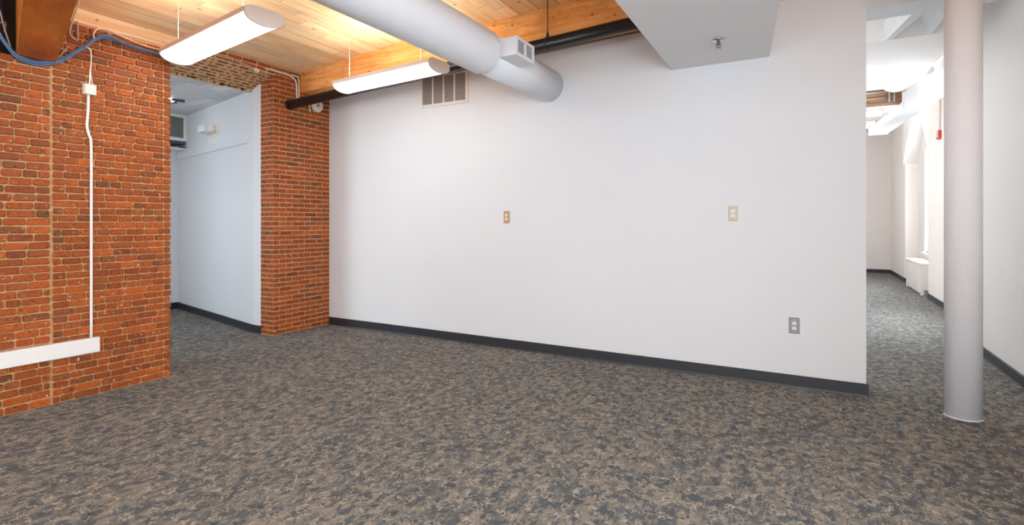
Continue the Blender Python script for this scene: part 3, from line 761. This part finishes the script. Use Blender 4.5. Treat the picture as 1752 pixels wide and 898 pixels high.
# conduits along the lintel and down the pillar
def pl(y, z, off=0.014): return (XP+off, y, z)
cable('grey_conduit', 'grey conduit running along the lintel top under the ceiling',
      [(-5.30, 2.92, 3.025), (-5.315, 3.2, 3.02), (-5.315, 3.45, 3.015), (-5.315, 3.58, 3.0), (-5.315, 3.66, 2.985)], 0.009, 'grey_cable', 'conduit')
cable('white_conduit', 'outer white conduit bending down the pillar beside the timber beam',
      [pl(3.80, 3.03), pl(3.95, 3.028), pl(4.10, 3.025), pl(4.18, 3.0), pl(4.215, 2.95), pl(4.22, 2.85), pl(4.22, 2.755)], 0.010, 'white_cable', 'conduit')
cable('white_conduit', 'inner white conduit dropping down the pillar tight against the timber beam',
      [pl(4.15, 3.035), pl(4.235, 3.03), pl(4.253, 2.97), pl(4.253, 2.85), pl(4.253, 2.755)], 0.008, 'white_cable', 'conduit')
t = thing('spot_head', 'small white spot head at the end of the grey lintel conduit', 'fitting', (-5.315, 3.68, 2.975))
mb = MB(); mb.cyl((0, -0.03, 0.012), (0.0, 0.03, -0.005), 0.012, 0.028, 16); mb.build('shade', M['white_cable'], t)
mb = MB(); mb.cyl((0, 0.032, -0.006), (0, 0.045, -0.01), 0.02, 0.016, 16); mb.build('bulb', M['slot'], t)

# ---------------------------------------------------------------- corridor beyond the end of the long wall
CH = 3.62
mb = MB(); mb.box(-1.2, 2.4, 5.0, 16.8, CH, CH+0.15); struct(mb.build('ceiling_corridor', M['ceil_white']))
mb = MB(); mb.box(-1.2, 2.4, 16.4, 16.6, 0, CH); struct(mb.build('wall_corridor_end', M['wall_warm']))
mb = MB(); cove(mb, (-1.0, 16.4, 0), (1.80, 16.4, 0), (0, -1)); struct(mb.build('baseboard_corridor_end', M['baseboard']))
mb = MB(); mb.box(-1.2, -1.0, 4.9, 16.6, 0, CH); struct(mb.build('wall_corridor_left', M['wall_warm']))
XW = 1.76
mb = MB(); mb.box(XW, XW+0.2, 7.22, 7.6, 0, CH); mb.box(XW, XW+0.2, 7.6, 9.4, 0, 0.7); mb.box(XW, XW+0.2, 7.6, 9.4, 2.8, CH); mb.box(XW, XW+0.5, 9.4, 11.3, 0, CH); mb.box(1.80, XW+0.5, 14.1, 16.5, 0, CH)      # piers beside the window bay; nearer unseen opening added to brighten the corridor
struct(mb.build('wall_corridor_right', M['wall_warm'], bevel=0.006))
portal('corridor_daylight_portal', (XW+0.19, 8.5, 1.75), (0, math.radians(90), 0), 2.1, 1.8)
mb = MB(); cove(mb, (XW, 7.4, 0), (XW, 11.3, 0), (-1, 0)); cove(mb, (1.80, 14.1, 0), (1.80, 16.4, 0), (-1, 0)); cove(mb, (1.80, 14.1, 0), (1.92, 14.1, 0), (0, -1))
struct(mb.build('baseboard_corridor_right', M['baseboard']))
pierced_wall('wall_window_bay', 'x', 2.02, 0.25, 11.2, 14.2, 0, CH, [(11.55, 13.33, 0.70, 2.76)], M['wall_warm'])
portal('corridor_daylight_portal', (2.2, 12.44, 1.73), (0, math.radians(90), 0), 2.06, 1.78)
mb = MB()
for y in (11.55, 12.42, 13.29): mb.box(2.08, 2.14, y, y+0.04, 0.70, 2.76)
for z in (0.70, 1.72, 2.72): mb.box(2.085, 2.135, 11.55, 13.33, z, z+0.04)
wo = struct(mb.build('window_1', M['frame_white']))
mb = MB(); mb.box(2.105, 2.112, 11.59, 13.29, 0.74, 2.72); mb.build('pane', M['glass'], wo)
mb = MB(); mb.box(1.97, 2.1, 11.5, 13.4, 0.665, 0.70); mb.build('window_sill', M['frame_white'], wo, bevel=0.004)
# arched head across the window bay
mb = MB(); n = 20; a0 = [(1.98, 11.3 + 2.8*k/n, 2.55 + 0.75*math.sin(math.pi*k/n)) for k in range(n+1)]
for k in range(n):
    y0_, z0_ = a0[k][1:]; y1_, z1_ = a0[k+1][1:]
    mb.hexa([(XW, y0_, z0_), (2.02, y0_, z0_), (2.02, y1_, z1_), (XW, y1_, z1_), (XW, y0_, CH), (2.02, y0_, CH), (2.02, y1_, CH), (XW, y1_, CH)])
bmesh.ops.remove_doubles(mb.bm, verts=mb.bm.verts, dist=0.0005)
struct(mb.build('trim_2', M['ceil_white']))

# radiator cover under the window
t = thing('radiator_cover', 'white radiator cabinet under the corridor window', 'radiator', (1.72, 11.68, 0))
LL = 13.3-11.68
mb = MB(); mb.box(0.01, 0.25, 0.0, LL, 0.02, 0.545); mb.build('cabinet', M['radiator'], t, bevel=0.006)
mb = MB(); mb.box(-0.02, 0.255, -0.03, LL+0.02, 0.545, 0.575); mb.build('top', M['radiator'], t, bevel=0.006)
mb = MB(); mb.box(-0.004, 0.012, 0.42, LL-0.08, 0.07, 0.50); mb.build('front_panel', M['radiator'], t, bevel=0.006)
mb = MB(); mb.box(-0.004, 0.012, 0.06, 0.34, 0.07, 0.50); mb.build('front_panel', M['radiator'], t, bevel=0.006)
mb = MB(); mb.box(-0.008, 0.03, -0.004, 0.05, 0.0, 0.54); mb.build('corner_post', M['radiator'], t, bevel=0.003)
mb = MB(); mb.box(-0.008, 0.03, LL-0.05, LL, 0.0, 0.54); mb.build('corner_post', M['radiator'], t, bevel=0.003)
mb = MB(); mb.box(0.04, 0.26, -0.008, 0.0, 0.0, 0.10); mb.build('kick_plate', M['grey_plate'], t)

# white cross beam, joists and dropped bulkhead
mb = MB(); mb.box(-0.9, XR, 5.03, 5.32, 2.985, CH); tag(mb.build('cross_beam', M['wall'], bevel=0.006), 'white painted beam crossing the top of the corridor mouth', 'beam')
for k, (xa, ya_, xb, yb_, lab) in enumerate(((0.785, 5.30, 0.635, 5.99, 'white painted joist nearer the long wall, between corridor beam and bulkhead'),
                                            (0.945, 5.30, 0.925, 5.99, 'white painted joist nearer the round column, between corridor beam and bulkhead'))):
    mb = MB(); w = 0.045
    mb.hexa([(xa-w, ya_, 3.0), (xa+w, ya_, 3.0), (xb+w*0.5, yb_, 2.985), (xb-w*0.5, yb_, 2.985), (xa-w, ya_, 3.16), (xa+w, ya_, 3.16), (xb+w, yb_, 3.16), (xb-w, yb_, 3.16)])
    tag(mb.build('ceiling_joist', M['wall'], bevel=0.004), lab, 'joist', 'white corridor joists')
mb = MB(); mb.box(-0.9, 1.15, 5.97, 7.86, 2.985, CH); struct(mb.build('ceiling_bulkhead', M['ceil_white'], bevel=0.006))
# brown timber with conduits further in
mb = MB(); mb.box(-1.0, 1.25, 9.7, 9.98, 3.105, 3.30); tag(mb.build('timber_beam', M['beam_far'], bevel=0.006), 'weathered brown timber beam deep in the corridor ceiling', 'beam')
mb = MB(); mb.box(-1.0, XW+0.02, 9.66, 10.0, 3.30, CH); struct(mb.build('ceiling_beam_casing', M['wall_warm']))
for z, r, lab in ((3.262, 0.016, 'upper grey conduit across the brown corridor beam'), (3.17, 0.010, 'lower grey conduit across the brown corridor beam')):
    mb = MB(); mb.cyl((-0.9, 9.68, z), (1.12, 9.68, z), r, r, 14); tag(mb.build('steel_conduit', M['steel']), lab, 'conduit', 'conduits on the brown beam')
for x, lab in ((1.04, 'left upright grey conduit on the brown corridor beam'), (1.10, 'middle upright grey conduit on the brown corridor beam'), (1.27, 'right upright grey conduit on the brown corridor beam')):
    mb = MB(); mb.cyl((x, 9.655, 3.10), (x, 9.655, 3.27), 0.010, 0.010, 12); tag(mb.build('steel_conduit', M['steel']), lab, 'conduit', 'conduits on the brown beam')

# white rectangular duct along the window side
t = thing('ceiling_duct', 'white rectangular duct running along the window side of the corridor ceiling', 'duct', (1.43, 8.15, 2.95))
d0, d1, d2 = Vector((0.06, -0.7, 0)), Vector((-0.09, 1.42, 0)), Vector((-0.30, 3.9, 0))
pr = [Vector((-0.14, 0, 0)), Vector((0.14, 0, 0)), Vector((0.14, 0, 0.26)), Vector((-0.14, 0, 0.26))]
mb = MB(); mb.extr(pr, d0, d1); mb.build('duct_section', M['duct'], t, bevel=0.006)
mb = MB(); mb.extr([Vector((q.x*0.97, 0, q.z*0.5+0.004)) for q in pr], d1, d2); mb.build('duct_section', M['duct'], t, bevel=0.006)
mb = MB(); mb.extr([Vector((q.x*1.1, 0, q.z*1.06-0.01)) for q in pr], d1-Vector((0, 0.02, 0)), d1+Vector((0, 0.02, 0))); mb.build('flange', M['duct'], t)
mb = MB(); mb.extr([Vector((q.x*1.1, 0, q.z*0.53-0.006)) for q in pr], d2-Vector((0, 0.02, 0)), d2+Vector((0, 0.02, 0))); mb.build('flange', M['duct'], t)

luminaire('lit pendant light beside the white duct in the corridor', (1.06, 8.16, 3.08), math.atan2(0.73, -0.15), 0.78, CH-3.08)
luminaire('lit pendant light crossing the corridor just past the brown beam', (0.30, 10.6, 3.12), -0.02, 1.5, CH-3.12)
luminaire('lit pendant light crossing the corridor farthest from the camera', (0.30, 11.9, 3.12), -0.02, 1.5, CH-3.12)

luminaire('added unseen pendant light behind the end of the long wall, lighting the joists', (-0.40, 5.64, 3.25), 0.0, 0.9, CH-3.25)  # unseen lamp added to lighten the joists from the side
# fire alarm on the pier
t = thing('wall_mounted_alarm', 'red fire alarm strobe on the bright corridor pier', 'fire alarm', (XW, 10.33, 2.645))
mb = MB(); mb.box(-0.035, 0, -0.07, 0.07, -0.065, 0.065); mb.build('alarm_body', M['red'], t, bevel=0.006)
mb = MB(); mb.box(-0.05, -0.035, -0.05, -0.005, -0.045, 0.045); mb.build('strobe_lens', M['plastic'], t, bevel=0.004)
mb = MB(); mb.box(-0.046, -0.035, 0.01, 0.06, -0.05, 0.05); mb.build('horn_grille', M['red'], t, bevel=0.003)
mb = MB(); mb.cyl((XW-0.008, 10.33, 2.70), (XW-0.008, 10.33, 3.5), 0.008, 0.008, 10)
tag(mb.build('wire_conduit', M['plastic_cream']), 'thin cream conduit rising from the red fire alarm', 'conduit')

# ---------------------------------------------------------------- daylight, camera, colour
w = bpy.data.worlds.new('sky'); SC.world = w; w.use_nodes = True; wt = w.node_tree; wt.nodes.clear()
wo_ = wt.nodes.new('ShaderNodeOutputWorld'); bg = wt.nodes.new('ShaderNodeBackground')
bg.inputs[0].default_value = (0.86, 0.935, 1.0, 1); bg.inputs[1].default_value = 10.0
wt.links.new(bg.outputs[0], wo_.inputs[0])

cam = bpy.data.cameras.new('camera'); co = bpy.data.objects.new('camera', cam); C.objects.link(co)
cam.sensor_fit = 'HORIZONTAL'; cam.sensor_width = 36.0; cam.lens = 36.0*903/1752
cam.shift_x = 0.0; cam.shift_y = -69/1752
cam.clip_start = 0.05; cam.clip_end = 100
co.location = (0, 0, 1.3); co.rotation_euler = (math.radians(90), 0, math.radians(29.409))
SC.camera = co
SC.view_settings.view_transform = 'Standard'; SC.view_settings.look = 'None'
SC.view_settings.gamma = 1.0; SC.view_settings.use_curve_mapping = False
SC.view_settings.exposure = 0.33
SC.cycles.use_denoising = True
SC.cycles.max_bounces = 12; SC.cycles.diffuse_bounces = 8
SC.cycles.sample_clamp_indirect = 8.0
